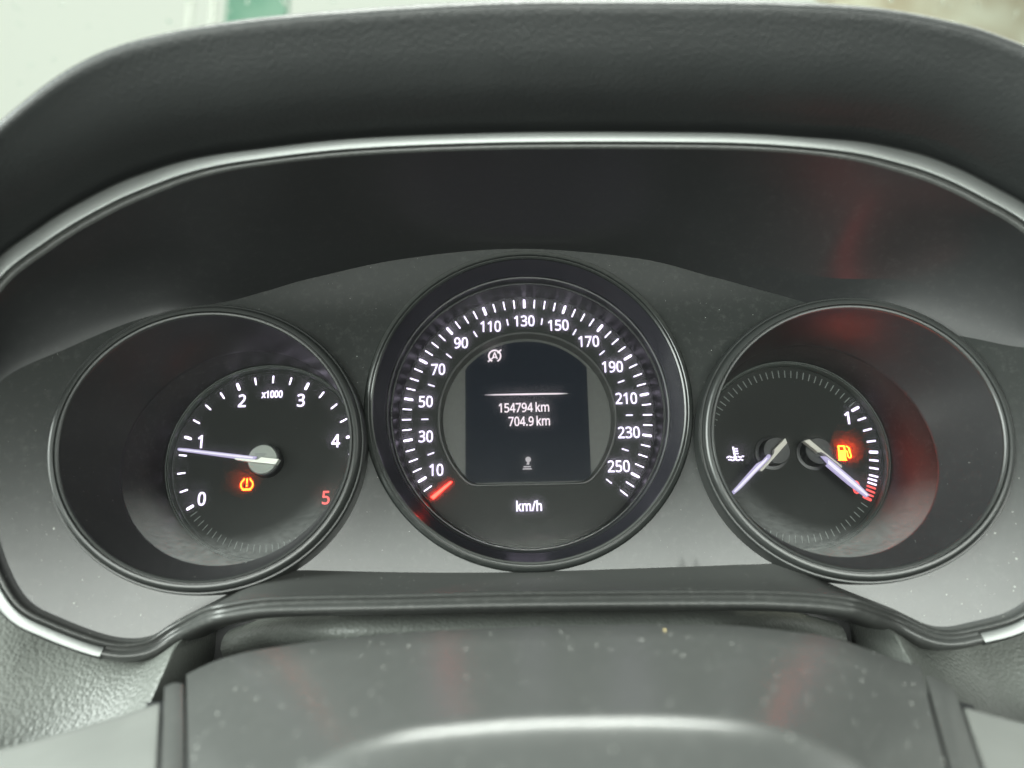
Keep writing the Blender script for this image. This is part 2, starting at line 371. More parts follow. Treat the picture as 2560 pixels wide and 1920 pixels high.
# ------------------------------------------------------------------ builders
def thing(name, label, category, base, group=None):
    o = bpy.data.objects.new(name, None)
    o.empty_display_size = 0.01
    COL.objects.link(o)
    o.matrix_world = MC @ Matrix.Translation(Vector(base) * MM)
    o['label'] = label
    o['category'] = category
    if group:
        o['group'] = group
    BASE[o.name] = Vector(base)
    return o


BASE = {}


def base_of(parent):
    while parent.parent:
        parent = parent.parent
    return BASE[parent.name]


def raw_mesh(name, verts, faces, mat, smooth=35.0):
    me = bpy.data.meshes.new(name)
    me.from_pydata([tuple(c * MM for c in v) for v in verts], [], faces)
    me.validate()
    bm = bmesh.new()
    bm.from_mesh(me)
    bmesh.ops.remove_doubles(bm, verts=bm.verts, dist=1e-7)
    bmesh.ops.recalc_face_normals(bm, faces=bm.faces)
    bm.to_mesh(me)
    bm.free()
    if smooth:
        me.shade_smooth()
        me.set_sharp_from_angle(angle=math.radians(smooth))
    me.materials.append(mat)
    return me


def part(name, verts, faces, mat, parent, smooth=35.0):
    b = base_of(parent)
    me = raw_mesh(name, [tuple(Vector(v) - b) for v in verts], faces, mat, smooth)
    o = bpy.data.objects.new(name, me)
    COL.objects.link(o)
    o.parent = parent
    return o


def placed(name, me, parent, pos, angle=0.0):
    """A child that uses mesh ME, at POS (mm), turned by ANGLE degrees clockwise."""
    o = bpy.data.objects.new(name, me)
    COL.objects.link(o)
    o.parent = parent
    o.matrix_local = Matrix.Translation((Vector(pos) - base_of(parent)) * MM) @ Matrix.Rotation(-math.radians(angle), 4, 'Z')
    return o


def loft(rings, closed=True, cap_first=False, cap_last=False):
    n = len(rings[0])
    V = [tuple(p) for r in rings for p in r]
    F = []
    m = n if closed else n - 1
    for i in range(len(rings) - 1):
        for j in range(m):
            k = (j + 1) % n
            F.append((i * n + j, i * n + k, (i + 1) * n + k, (i + 1) * n + j))
    if cap_first:
        F.append(tuple(range(n - 1, -1, -1)))
    if cap_last:
        F.append(tuple((len(rings) - 1) * n + j for j in range(n)))
    return V, F


def circle(cu, cv, r, w0, a=0.0, b=0.0, n=144):
    out = []
    for i in range(n):
        t = 2 * math.pi * i / n
        x, y = r * math.cos(t), r * math.sin(t)
        out.append((cu + x, cv + y, w0 + a * x + b * y))
    return out


def prism(poly, w0, w1):
    n = len(poly)
    V = [(x, y, w0) for x, y in poly] + [(x, y, w1) for x, y in poly]
    F = [tuple(range(n - 1, -1, -1)), tuple(range(n, 2 * n))]
    F += [(i, (i + 1) % n, n + (i + 1) % n, n + i) for i in range(n)]
    return V, F


def rounded_bar(width, length, k=3):
    """Outline of a bar along +y from 0 to LENGTH with rounded corners."""
    r = width * 0.42
    pts = []
    for cx, cy, a0 in ((width / 2 - r, length - r, 0), (-width / 2 + r, length - r, 90), (-width / 2 + r, r, 180), (width / 2 - r, r, 270)):
        for i in range(k):
            a = math.radians(a0 + 90 * i / (k - 1))
            pts.append((cx + r * math.cos(a), cy + r * math.sin(a)))
    return pts


def flat_mesh(name, loops, mat, depth=0.06, offset=0.0):
    """Flat sign cut from closed outlines (holes where outlines nest), DEPTH mm thick."""
    c = bpy.data.curves.new(name, 'CURVE')
    c.dimensions = '2D'
    c.fill_mode = 'BOTH'
    c.extrude = depth * MM
    c.offset = offset * MM
    for lp in loops:
        s = c.splines.new('POLY')
        s.points.add(len(lp) - 1)
        for p, (x, y) in zip(s.points, lp):
            p.co = (x * MM, y * MM, 0, 1)
        s.use_cyclic_u = True
    o = bpy.data.objects.new('tmp', c)
    COL.objects.link(o)
    dg = bpy.context.evaluated_depsgraph_get()
    me = bpy.data.meshes.new_from_object(o.evaluated_get(dg))
    bpy.data.objects.remove(o)
    bpy.data.curves.remove(c)
    me.name = name
    me.materials.clear()
    me.materials.append(mat)
    return me


def text_loops(s, height, squeeze=0.86, track=0.0):
    """Outlines of S, centred, its digits HEIGHT mm tall."""
    k = height / 573.0
    x, loops = 0.0, []
    for ch in s:
        if ch == ' ':
            x += 150 * squeeze
            continue
        adv, ls = GLYPHS[ch]
        for lp in ls:
            loops.append([((x + px * squeeze) * k, (py - 286) * k) for px, py in lp])
        x += adv * squeeze + track
    lo = min(p[0] for lp in loops for p in lp)
    hi = max(p[0] for lp in loops for p in lp)
    return [[(px - (lo + hi) / 2, py) for px, py in lp] for lp in loops], hi - lo


def text_part(name, s, height, pos, mat, parent, squeeze=0.86, bold=0.05, width=None, track=0.0):
    loops, w = text_loops(s, height, squeeze, track)
    if width:
        loops, w = text_loops(s, height, squeeze * width / w, track)
    return placed(name, flat_mesh(name, loops, mat, offset=bold), parent, pos)


def stroke(pts, width, closed=False):
    """Outline loops of a polyline drawn WIDTH mm wide."""
    P = [Vector(p) for p in pts]
    n = len(P)
    L, Rr = [], []
    for i in range(n):
        a = P[i - 1] if (i > 0 or closed) else P[i]
        b = P[(i + 1) % n] if (i < n - 1 or closed) else P[i]
        d1 = (P[i] - a).normalized() if (P[i] - a).length > 1e-9 else (b - P[i]).normalized()
        d2 = (b - P[i]).normalized() if (b - P[i]).length > 1e-9 else d1
        t = (d1 + d2).normalized()
        nn = Vector((-t.y, t.x))
        s = width / 2 / max(0.5, nn.dot(Vector((-d1.y, d1.x))))
        L.append(tuple(P[i] + nn * s))
        Rr.append(tuple(P[i] - nn * s))
    if closed:
        return [L, Rr[::-1]]
    return [L + Rr[::-1]]


def arc(cx, cy, r, a0, a1, n=24):
    return [(cx + r * math.cos(math.radians(a0 + (a1 - a0) * i / n)), cy + r * math.sin(math.radians(a0 + (a1 - a0) * i / n))) for i in range(n + 1)]


def join_flat(name, groups, mat):
    """Several flat outlines that may overlap, one sign."""
    bm = bmesh.new()
    for i, g in enumerate(groups):
        me = flat_mesh('tmp', g, mat, depth=0.05 + 0.004 * i)
        bm.from_mesh(me)
        bpy.data.meshes.remove(me)
    me = bpy.data.meshes.new(name)
    bm.to_mesh(me)
    bm.free()
    me.materials.append(mat)
    return me


def catmull(P, sub, closed=True):
    P = np.array(P, float)
    n = len(P)
    out = []
    rng_ = range(n) if closed else range(n - 1)
    for i in rng_:
        if closed:
            p0, p1, p2, p3 = P[(i - 1) % n], P[i], P[(i + 1) % n], P[(i + 2) % n]
        else:
            p0, p1, p2, p3 = P[max(i - 1, 0)], P[i], P[i + 1], P[min(i + 2, n - 1)]
        for k in range(sub):
            t = k / sub
            out.append(0.5 * ((2 * p1) + (p2 - p0) * t + (2 * p0 - 5 * p1 + 4 * p2 - p3) * t * t + (3 * p1 - p0 - 3 * p2 + p3) * t ** 3))
    if not closed:
        out.append(P[-1])
    return np.array(out)


def inside(pt, poly):
    x, y = pt
    c = False
    j = len(poly) - 1
    for i in range(len(poly)):
        xi, yi = poly[i][0], poly[i][1]
        xj, yj = poly[j][0], poly[j][1]
        if (yi > y) != (yj > y) and x < (xj - xi) * (y - yi) / (yj - yi) + xi:
            c = not c
        j = i
    return c


# ------------------------------------------------------------------ outline of the cluster, bezel edge paired with the edge of the face plate
PAIRS = [
    ((-144.5, -17.3), (-143.4, -17.3)), ((-145.6, 1.7), (-144.0, 0.9)), ((-136.8, 21.2), (-130.0, 14.0)), ((-122.6, 32.5), (-116, 24)),
    ((-108.4, 40.5), (-103, 29.5)), ((-96.5, 45.5), (-92, 33)), ((-84.6, 49.4), (-81, 37.5)), ((-70.4, 51.9), (-68, 42.5)),
    ((-43.5, 54.3), (-42, 49)), ((-4.0, 55.1), (-3, 52.2)), ((39.7, 54.4), (37, 48)), ((63.6, 53.3), (60, 40.8)),
    ((82.7, 51.0), (76, 34.4)), ((96.5, 47.5), (88, 29.0)), ((106.6, 43.9), (97, 24.8)), ((116.5, 39.0), (107, 20.5)),
    ((128.9, 31.3), (122, 14)), ((139.3, 19.2), (133.5, 8.5)), ((147.7, 3.4), (145.9, 1.2)), ((146.4, -17.5), (145.3, -17.5)),
    ((142.4, -36.0), (141.3, -35.6)), ((136.1, -53.0), (135.1, -52.5)), ((127.0, -63.5), (126.5, -62.6)), ((116.6, -67.6), (116.4, -66.5)),
    ((108.3, -68.5), (108.0, -67.5)), ((98.9, -63.9), (98.7, -62.6)), ((86.4, -60.5), (85.6, -56.4)), ((76.9, -58.5), (75, -50.5)),
    ((64.9, -57.3), (63, -50)), ((47.1, -56.6), (46, -50.2)), ((-3.5, -55.9), (-3, -50.7)), ((-35.0, -55.9), (-34, -50.2)),
    ((-58.7, -55.8), (-57, -49.3)), ((-70.3, -56.0), (-69, -48.9)), ((-79.6, -57.2), (-78, -49.8)), ((-88.7, -59.0), (-88.0, -55.8)),
    ((-99.1, -62.8), (-98.8, -61.6)), ((-105.6, -66.7), (-105.3, -65.7)), ((-113.8, -66.4), (-113.6, -65.3)), ((-125.6, -61.1), (-125.0, -60.2)),
    ((-133.2, -55.6), (-132.4, -54.8)), ((-139.0, -44.0), (-138.0, -43.4)), ((-142.7, -29.8), (-141.6, -29.8)),
]
SUB = 8


def sstep(x, a, b):
    x = min(1.0, max(0.0, (x - a) / (b - a)))
    return x * x * (3 - 2 * x)


def face_w(u, v):
    return 20 + 0.003 * max(0.0, abs(u) - 42) ** 2


def bezel_w(u, v):
    low = sstep(abs(u), 80, 104) * sstep(-v, 40, 58)           # at the lower corners the bezel lies close on the face plate
    low = max(low, sstep(abs(u), 112, 134) * sstep(-v, -22, 6))  # and so it does at the sides
    return (61 + 0.24 * v) * (1 - low) + (face_w(u, v) + 1.6) * low


bez = catmull([p[0] for p in PAIRS], SUB)
fac = catmull([p[1] for p in PAIRS], SUB)
bez3 = [Vector((x, y, bezel_w(x, y))) for x, y in bez]
fac3 = [Vector((x, y, face_w(x, y))) for x, y in fac]
NB = len(bez)
norm = []
for i in range(NB):
    t = bez[(i + 2) % NB] - bez[i - 2]
    nn = Vector((-t[1], t[0]))
    norm.append(nn.normalized())
if norm[9 * SUB].y < 0:
    norm = [-x for x in norm]


def bezel_ring_at(n, dw):
    """The bezel outline moved outwards by N and forward by DW; the frame is wider towards the upper corners."""
    out = []
    for p, q in zip(bez3, norm):
        k = n * (1 + 0.5 * sstep(abs(p.x), 68, 106) * sstep(p.y, 0, 24))
        out.append((p.x + q.x * k, p.y + q.y * k, p.z + dw))
    return out


# ------------------------------------------------------------------ instrument cluster housing
cluster = thing('instrument_cluster', 'black instrument cluster housing with chrome trimmed bezel and three round gauge openings', 'instrument cluster', (0, -50, 20))
HOLES = {'tach': (-92.0, -13.0, 40.2), 'speed': (0.0, 0.0, 50.2), 'fuel': (92.3, -14.1, 40.2)}
outer = [Vector((p.x, p.y)) for p in fac3]
vs = list(outer)
es = [(i, (i + 1) % len(outer)) for i in range(len(outer))]
loops = []
for cu, cv, r in HOLES.values():
    k0 = len(vs)
    lp = [Vector((cu + r * math.cos(2 * math.pi * i / 96), cv + r * math.sin(2 * math.pi * i / 96))) for i in range(96)]
    loops.append(lp)
    vs += lp
    es += [(k0 + i, k0 + (i + 1) % 96) for i in range(96)]
for gx in np.arange(-140, 142, 4.0):
    for gy in np.arange(-66, 54, 4.0):
        if inside((gx, gy), outer) and all((gx - c[0]) ** 2 + (gy - c[1]) ** 2 > (c[2] + 1.5) ** 2 for c in HOLES.values()):
            if min((Vector((gx, gy)) - o).length for o in outer) > 1.6:
                vs.append(Vector((gx, gy)))
ov, oe, of, _, _, _ = delaunay_2d_cdt(vs, es, [], 0, 1e-4)
tri = []
for f in of:
    c = sum((ov[i] for i in f), Vector((0, 0))) / len(f)
    if inside(c, outer) and all((c.x - h[0]) ** 2 + (c.y - h[1]) ** 2 > (h[2] - 0.02) ** 2 for h in HOLES.values()):
        tri.append(tuple(f))
face = part('face_plate', [(p.x, p.y, face_w(p.x, p.y)) for p in ov], tri, M['face'], cluster, 50)

# at the sides the face plate runs out into the shroud in one sweep, above and below it meets the shroud in a crease
rows = []
for t in (0.0, 0.03, 0.08, 0.15, 0.25, 0.35, 0.45, 0.55, 0.65, 0.75, 0.85, 0.93, 1.0):
    row = []
    for a, b, q in zip(fac3, bez3, norm):
        side = sstep(abs(a.x), 84, 112)
        d = Vector((b.x - a.x, b.y - a.y))
        slope = 0.006 * max(0.0, abs(a.x) - 42) * (1 if a.x > 0 else -1) * d.x
        ctrl = Vector((b.x, b.y, a.z + slope)).lerp(b, 0.12)
        k = 0.9 * math.sin(math.pi * t)
        straight = a.lerp(b, t) + Vector((q.x * k, q.y * k, 0))
        bend = a * (1 - t) ** 2 + ctrl * 2 * t * (1 - t) + b * t * t
        row.append(tuple(straight.lerp(bend, side)))
    rows.append(row)
V, F = loft(rows)
shroud = part('inner_shroud', V, F, M['shroud'], cluster, 40)

PROFILE = [(0, 0), (0.12, 0.45), (0.4, 0.75), (0.75, 0.8), (1.0, 0.6), (1.15, 0.15), (1.6, -0.1), (2.1, 0.05), (2.4, 0.55), (2.8, 0.95),
           (3.3, 1.1), (3.8, 0.95), (4.3, 0.4), (4.8, -0.9), (5.2, -2.8), (5.4, -6), (5.2, -16)]
V, F = loft([bezel_ring_at(n, d) for n, d in PROFILE])
part('bezel_frame', V, F, M['bezel'], cluster, 40)

# chrome strip: over the top and round the sides, it stops at the two lower corners
i0, i1 = int(38.1 * SUB), int(23.1 * SUB)
idx = [i % NB for i in range(i0, NB + i1 + 1)]
TRIM = [(1.45, -0.3), (1.5, 0.55), (1.62, 0.75), (1.9, 0.9), (3.9, 1.45), (4.25, 1.4), (4.55, 1.1), (4.8, 0.5), (4.9, -1.2)]
rows = []
for n, d in TRIM:
    full = bezel_ring_at(n, d)
    rows.append([full[i] for i in idx])
V, F = loft(rows, closed=False)
F.append(tuple(r * len(idx) for r in range(len(TRIM))))
F.append(tuple(r * len(idx) + len(idx) - 1 for r in range(len(TRIM) - 1, -1, -1)))
part('chrome_trim', V, F, M['chrome'], cluster, 40)

# ------------------------------------------------------------------ dashboard: hood over the cluster, grained panel below it
dash = thing('dashboard', 'dark grey dashboard with padded hood over the gauges and grained lower panel', 'dashboard', (0, -95, 40))
HOOD = [(-146, -2), (-139, 28), (-126, 43.5), (-110.5, 56.5), (-98, 63.6), (-84.5, 67.5), (-66, 70.4), (-40, 72.4), (-3.7, 73.8), (36, 73.2),
        (58, 72.5), (80, 70.8), (97.5, 67.4), (109, 63.8), (119.5, 58.5), (132.5, 46.5), (144, 30), (150, 2)]
crease = catmull(HOOD, SUB, closed=False)
hi = list(range(1 * SUB, 18 * SUB + 1))
lo_a = bezel_ring_at(5.0, -2.6)
lo_a = [Vector(lo_a[i]) for i in hi]
cr = [Vector((x, y, 85 + 0.24 * y)) for x, y in crease]
hn = []
for i in range(len(cr)):
    t = crease[min(i + 1, len(cr) - 1)] - crease[max(i - 1, 0)]
    q = Vector((-t[1], t[0])).normalized()
    hn.append(-q if q.y < -0.2 or (abs(q.y) <= 0.2 and q.x * cr[i].x < 0) else q)
rows = []
rows.append([tuple(p + Vector((0, 0, -3))) for p in lo_a])
for t, dv, dw in ((0.0, 0.06, -0.10), (0.06, 0.03, 0.04), (0.15, -0.05, 0.14), (0.3, -0.15, 0.17), (0.45, -0.19, 0.17), (0.6, -0.17, 0.14), (0.72, -0.12, 0.10), (0.84, -0.06, 0.06), (0.93, -0.015, 0.03), (1.0, 0, 0)):
    row = []
    for a, b in zip(lo_a, cr):
        h = (b - a)
        p = a.lerp(b, t)
        g = Vector((b.x - a.x, b.y - a.y, 0))
        row.append(tuple(p + g * dv + Vector((0, 0, h.z * dw))))
    rows.append(row)
for n, d in ((0.8, 0.4), (1.7, 0.3), (2.9, -0.5), (4.1, -2.2), (5.2, -5), (6.2, -9), (7.0, -16), (7.7, -34), (8.2, -95)):
    rows.append([tuple(p + Vector((q.x * n, q.y * n, d))) for p, q in zip(cr, hn)])
V, F = loft(rows, closed=False)
part('hood', V, F, M['hood'], dash, 60)

# grained panels under the bezel: one on each side of the steering column, and a roll between them in the shade of the bezel
low = [p for p in bezel_ring_at(4.9, 0) if p[1] < -40]
low.sort()
lx, ly = [p[0] for p in low], [p[1] for p in low]


def bezel_low(u):
    return float(np.mean([np.interp(u + d, lx, ly) for d in (-3, 0, 3)]))


PANEL = ((1.5, -26), (0.3, -13), (-0.8, -10), (-2.5, -8.2), (-5, -6.2), (-9, -3.5), (-15, -0.5), (-24, 3), (-38, 6), (-60, 8))
for sign in (-1, 1):
    us = [sign * x for x in (96.0, 96.0, 96.4, 97.2, 98.5, 100, 103, 107, 112, 118, 126, 136, 150, 170, 200, 235)]
    rows = []
    for dv, dw in PANEL:
        row = []
        for j, u in enumerate(us):
            slant = sign * 0.16 * max(0.0, -dv - 6)              # the inner edge runs outwards as it goes down
            top = bezel_low(u)
            w = 48.0 + 0.24 * (top + 60) + dw - (0.30 if sign < 0 else 0.65) * max(0.0, min(abs(u), 130) - 96)
            if j == 0:
                w = 8.0
            elif j == 1:
                w -= 1.2
            elif j == 2:
                w -= 0.35
            row.append((u + slant, top + dv, w))
        rows.append(row)
    V, F = loft(rows, closed=False)
    part('lower_panel', V, F, M['dash'], dash, 50)
us = np.arange(-92, 92.5, 2.0)
rows = []
for dv, w in ((1.5, 22), (0.5, 30), (-0.6, 35), (-2, 38.5), (-3.6, 40.3), (-5.4, 40.6), (-7.5, 38.5), (-10, 33), (-14, 22)):
    rows.append([(u, bezel_low(u) + dv, w - 26 * sstep(abs(u), 44, 90)) for u in us])
V, F = loft(rows, closed=False)
part('centre_roll', V, F, M['dash'], dash, 70)
V, F = loft([[(-112, v, w) for v, w in ((-63, 8), (-120, 8))], [(112, v, w) for v, w in ((-63, 8), (-120, 8))]], closed=False)
part('recess_back', V, F, M['black'], dash, 0)

# ------------------------------------------------------------------ steering column cover
column = thing('steering_column_cover', 'dusty grey plastic steering column cover with light side panels below the gauges', 'column cover', (0, -95, 100))
VR = [(-100, -90), (-90, -81.5), (-85, -78.3), (-80, -75.4), (-74.2, -71.6), (-66.1, -68.7), (-49.6, -66.3), (-32.4, -64.9), (-4, -64), (20, -64.1), (41.7, -64.7),
      (50.4, -65.7), (64.6, -68), (71.5, -70.8), (76.5, -73.3), (81.6, -74.8), (87.1, -76), (100, -82)]
vrx, vry = [p[0] for p in VR], [p[1] for p in VR]


def smooth_vr(u):
    return float(np.mean([np.interp(u + d, vrx, vry) for d in (-5, -3, -1, 1, 3, 5)]))


def cover_point(s, w, sink=0.0):
    edge = (82.4 if s > 0 else 76.5) - (w - 75) * 0.45
    u = s * edge
    ref = s * (82.4 if s > 0 else 76.5)
    v = smooth_vr(ref) - (0.148 + 0.21 * abs(s) ** 4) * (w - 65)
    if w > 127:                       # the fold where the cover turns down towards the driver
        x = w - 127
        v -= (x * x / 3.6 if x < 3.6 else 3.6 + (x - 3.6) * 2.0)
    return (u, v - sink, w)


ws = [63.5, 64, 65, 67, 70, 75, 82, 90, 100, 110, 117, 121, 124, 126, 127, 127.7, 128.4, 129, 129.6, 130.2, 130.8, 131.4, 132, 134, 138, 143]
ss = np.concatenate([np.linspace(-1, -0.84, 17), np.linspace(-0.82, 0.82, 46), np.linspace(0.84, 1, 17)])
rows = [[(cover_point(s, 64)[0], cover_point(s, 64)[1] - 9, 62.5) for s in ss], [(cover_point(s, 64)[0], cover_point(s, 64)[1] - 1.2, 63) for s in ss]]
rows += [[cover_point(s, w) for s in ss] for w in ws]
V, F = loft(rows, closed=False)
cover = part('upper_cover', V, F, M['column'], column, 22)


def side_strip(name, sign, gap, wide, drop, mat, curve):
    rows = []
    cols = 9
    for w in np.linspace(68, 150, 20):
        e = cover_point(sign, w)
        row = [(e[0] + sign * gap, e[1] - 9, w)]
        for k in range(cols):
            t = k / (cols - 1)
            row.append((e[0] + sign * (gap + wide * t), e[1] - drop * t - curve * t * t + 0.5 * math.sin(math.pi * t), w))
        rows.append(row)
    V, F = loft(rows, closed=False)
    return part(name, V, F, mat, column, 50)


side_strip('edge_strip', -1, 0.7, 4.2, 0.2, M['column'], 0.3)
side_strip('edge_strip', 1, 0.7, 6.0, 2.6, M['column'], 0.5)
for sign, start, drop in ((-1, 5.6, 0.5), (1, 7.4, 3.4)):
    rows = []
    for w in (72.5, 73.2, 74.2, 76, 79, 84, 92, 102, 115, 130, 150):
        e = cover_point(sign, w)
        edge = -1.8 if w == 72.5 else (-0.7 if w == 73.2 else (-0.15 if w == 74.2 else 0))
        row = [(e[0] + sign * start, e[1] - drop - 11, w)]
        for t_ in (0, 0.3, 0.8, 2, 4, 8, 13, 20, 30, 42, 60):
            rim = -0.5 if t_ == 0 else (-0.12 if t_ == 0.3 else 0)
            row.append((e[0] + sign * (start + t_), e[1] - drop - 0.30 * t_ + 0.0012 * t_ * t_ + edge + rim, w))
        rows.append(row)
    low_row = [(x, y - 14, w - 0.5) for x, y, w in rows[0]]
    V, F = loft([low_row] + rows, closed=False)
    part('side_panel', V, F, M['spoke'], column, 50)
    # dark bottom of the gaps between the pieces
    rows = []
    for w in np.linspace(67, 150, 12):
        e = cover_point(sign, w)
        rows.append([(e[0] - sign * 3, e[1] - 3.2, w), (e[0] + sign * (start + 3), e[1] - drop - 3.6, w)])
    V, F = loft(rows, closed=False)
    part('gap_backing', V, F, M['black'], column, 50)


# ------------------------------------------------------------------ gauges
def rim_and_tunnel(root, hole, a, ring2, b2, dial_c, dial_r):
    hu, hv, hr, hw = hole
    RP = [(4.3, -16), (4.15, -3.0), (4.05, -2.2), (3.75, -1.75), (3.4, -1.75), (3.25, -2.0), (3.1, -1.7), (2.9, -0.75), (2.5, -0.3), (1.9, -0.08), (1.35, -0.12),
          (1.22, -0.35), (1.16, -0.95), (0.98, -0.95), (0.92, -0.3), (0.75, -0.15), (0.3, -0.22), (0.05, -0.5), (0.0, -1.1)]
    V, F = loft([circle(hu, hv, hr + r, hw + w, a, 0) for r, w in RP])
    part('bezel_ring', V, F, M['ring'], root, 32)
    cu, cv, r2, w2 = ring2
    A = circle(hu, hv, hr, hw - 1.1, a, 0)
    B = circle(cu, cv, r2, w2, 0, b2)
    rows = []
    for t in (0, 0.05, 0.2, 0.4, 0.6, 0.8, 0.96, 1.0):
        k = -0.25 * math.sin(math.pi * t)
        rows.append([tuple(Vector(p).lerp(Vector(q), t) + Vector((0, 0, k))) for p, q in zip(A, B)])
    rows.append([(cu + (x - cu) * 1.0, cv + (y - cv) * 1.0, w - 0.7) for x, y, w in B])
    V, F = loft(rows)
    part('tunnel', V, F, M['tunnel'], root, 40)
    du, dv = dial_c
    B2 = [(x, y, w - 0.7) for x, y, w in B]
    Dd = circle(du, dv, dial_r + 1.3, 2.6)
    rows = [[tuple(Vector(p).lerp(Vector(q), t)) for p, q in zip(B2, Dd)] for t in (0, 0.5, 1)]
    V, F = loft(rows)
    part('inner_cone', V, F, M['cone'], root, 40)
    EP = [(1.3, 2.6), (1.0, 3.1), (0.72, 3.1), (0.62, 2.5), (0.5, 2.5), (0.35, 2.75), (0.15, 2.4), (0.0, 0.3)]
    V, F = loft([circle(du, dv, dial_r + r, w) for r, w in EP])
    part('dial_edge_ring', V, F, M['edge'], root, 32)
    V, F = loft([circle(du, dv, dial_r + 0.3, 0.0), circle(du, dv, dial_r * 0.5, 0.0), circle(du, dv, 0.5, 0.0)], cap_last=True)
    dial = part('dial_plate', V, F, M['dial'], root)
    V, F = loft([[(cu + (x - cu) * k, cv + (y - cv) * k, w2 + b2 * (y - cv) * k - 0.35) for x, y, w in B] for k in (0.998, 0.6, 0.2)], cap_last=True)
    part('clear_cover', V, F, M['lens_side'], root, 60)
    return dial


def tick_mesh(name, width, length, mat):
    V, F = prism(rounded_bar(width, length), 0, 0.08)
    return raw_mesh(name, V, F, mat, 0)


def polar(cu, cv, r, deg):
    return cu + r * math.sin(math.radians(deg)), cv + r * math.cos(math.radians(deg))


W_PRINT = 0.12


def needle_core(poly, base, tip, root_part):
    """Raised bright ridge along the middle of a needle."""
    A, B = Vector(base), Vector(tip)
    d = (B - A).normalized()
    nn = Vector((-d.y, d.x))
    L = (B - A).length
    out = []
    for x, y in poly:
        p = Vector((x, y)) - A
        s, q = p.dot(d), p.dot(nn)
        out.append(tuple(A + d * min(max(s, 0.8), L - 0.5) + nn * q * 0.42))
    V, F = prism(out, 7.45, 7.8)
    return part('needle_core', V, F, M['lit_core'], root_part, 0)


# --- tachometer
TC = (-86.3, -13.25)
tach = thing('tachometer', 'round tachometer with white needle just below one and amber tyre warning lamp', 'tachometer', (*TC, 0), 'gauges of the instrument cluster')
tdial = rim_and_tunnel(tach, (-91.36, -13.23, 38.0, 37), -0.207, (-88.29, -13.37, 34.1, 23), -0.25, TC, 31.2)
t_major = tick_mesh('tick', 0.82, 2.6, M['lit_tick'])
t_minor = tick_mesh('tick', 0.44, 2.6, M['lit_tick'])
t_red = tick_mesh('tick', 0.6, 2.6, M['lit_red'])
for i in range(21):
    k = i * 0.25
    ang = (k - 2.5) * 48.7 + 0.7
    x, y = polar(*TC, 26.85, ang)
    me = t_red if k > 4.3 else (t_major if i % 4 == 0 else t_minor)
    placed('tick', me, tdial, (x, y, W_PRINT), ang)
dim = tick_mesh('printed_tick', 0.24, 2.5, M['print'])
for i in range(30):
    ang = 124.5 + i * 4.05
    if ang > 236:
        break
    x, y = polar(*TC, 26.9, ang)
    placed('printed_tick', dim, tdial, (x, y, W_PRINT), ang)
for s, (x, y) in zip('012345', [(-106.89, -25.01), (-109.0, -6.06), (-96.01, 7.65), (-76.16, 7.43), (-63.9, -6.7), (-66.4, -25.45)]):
    text_part('numeral', s, 4.15, (x, y, W_PRINT), M['lit_red'] if s == '5' else M['lit_white'], tdial, 0.86, 0.10)
text_part('lettering', 'x1000', 2.35, (-86.0, 9.75, W_PRINT), M['lit_white'], tdial, bold=0.09, width=6.9)
# tyre pressure warning: horseshoe with a treaded foot, exclamation mark inside
cx, cy = -92.5, -20.6
sh = [(-1.05, 2.0), (-1.05, 1.5), (-1.75, 0.7), (-1.95, -0.1), (-1.75, -0.9), (-1.25, -1.5)]
sh = [tuple(p) for p in catmull(sh, 4, closed=False)]
treads = [(-1.5, -1.35), (1.5, -1.35), (1.4, -2.05), (1.15, -1.85), (0.9, -2.1), (0.6, -1.85), (0.3, -2.1), (0, -1.85), (-0.3, -2.1), (-0.6, -1.85), (-0.9, -2.1), (-1.15, -1.85), (-1.4, -2.05)]
me = join_flat('warning_symbol', [stroke(sh, 0.42), stroke([(-x, y) for x, y in sh], 0.42), [treads], [[(-0.27, 1.95), (0.27, 1.95), (0.17, 0.15), (-0.17, 0.15)]], [arc(0, -0.45, 0.3, 0, 345, 14)]], M['lit_tyre'])
placed('warning_symbol', me, tdial, (cx, cy, W_PRINT))
# needle and hub
V, F = loft([circle(*TC, r, w, n=64) for r, w in ((5.45, 0.1), (5.45, 4.0), (5.0, 4.4))], cap_last=True)
part('hub_base', V, F, M['black'], tach, 40)
V, F = loft([circle(*TC, r, w, n=64) for r, w in ((4.75, 4.0), (4.75, 5.1), (4.55, 5.3))], cap_last=True)
hubd = part('hub_disc', V, F, M['hub'], tach, 40)
V, F = prism([(-88.75, -11.28), (-85.36, -11.25), (-85.04, -11.55), (-85.99, -12.34), (-88.5, -12.09)], 5.32, 5.5)
part('hub_slot', V, F, M['print'], hubd, 0)
V, F = prism([(-113.06, -9.55), (-112.7, -9.35), (-110.19, -9.55), (-87.45, -12.72), (-88.18, -13.6), (-94.51, -13.17), (-112.7, -10.25), (-113.06, -10.05)], 6.6, 7.5)
needle = part('needle', V, F, M['lit_needle'], tach, 0)
needle_core([(-113.06, -9.55), (-110.19, -9.55), (-87.45, -12.72), (-88.18, -13.6), (-94.51, -13.17), (-112.7, -10.25)], (-87.8, -13.15), (-113.0, -9.85), needle)
V, F = prism([(-94.18, -13.10), (-87.35, -13.83), (-86.67, -13.75), (-85.73, -13.07), (-80.08, -13.83), (-81.07, -15.45), (-90.26, -14.27), (-94.14, -13.59)], 5.6, 8.2)
part('needle_cap', V, F, M['cap'], needle, 0)

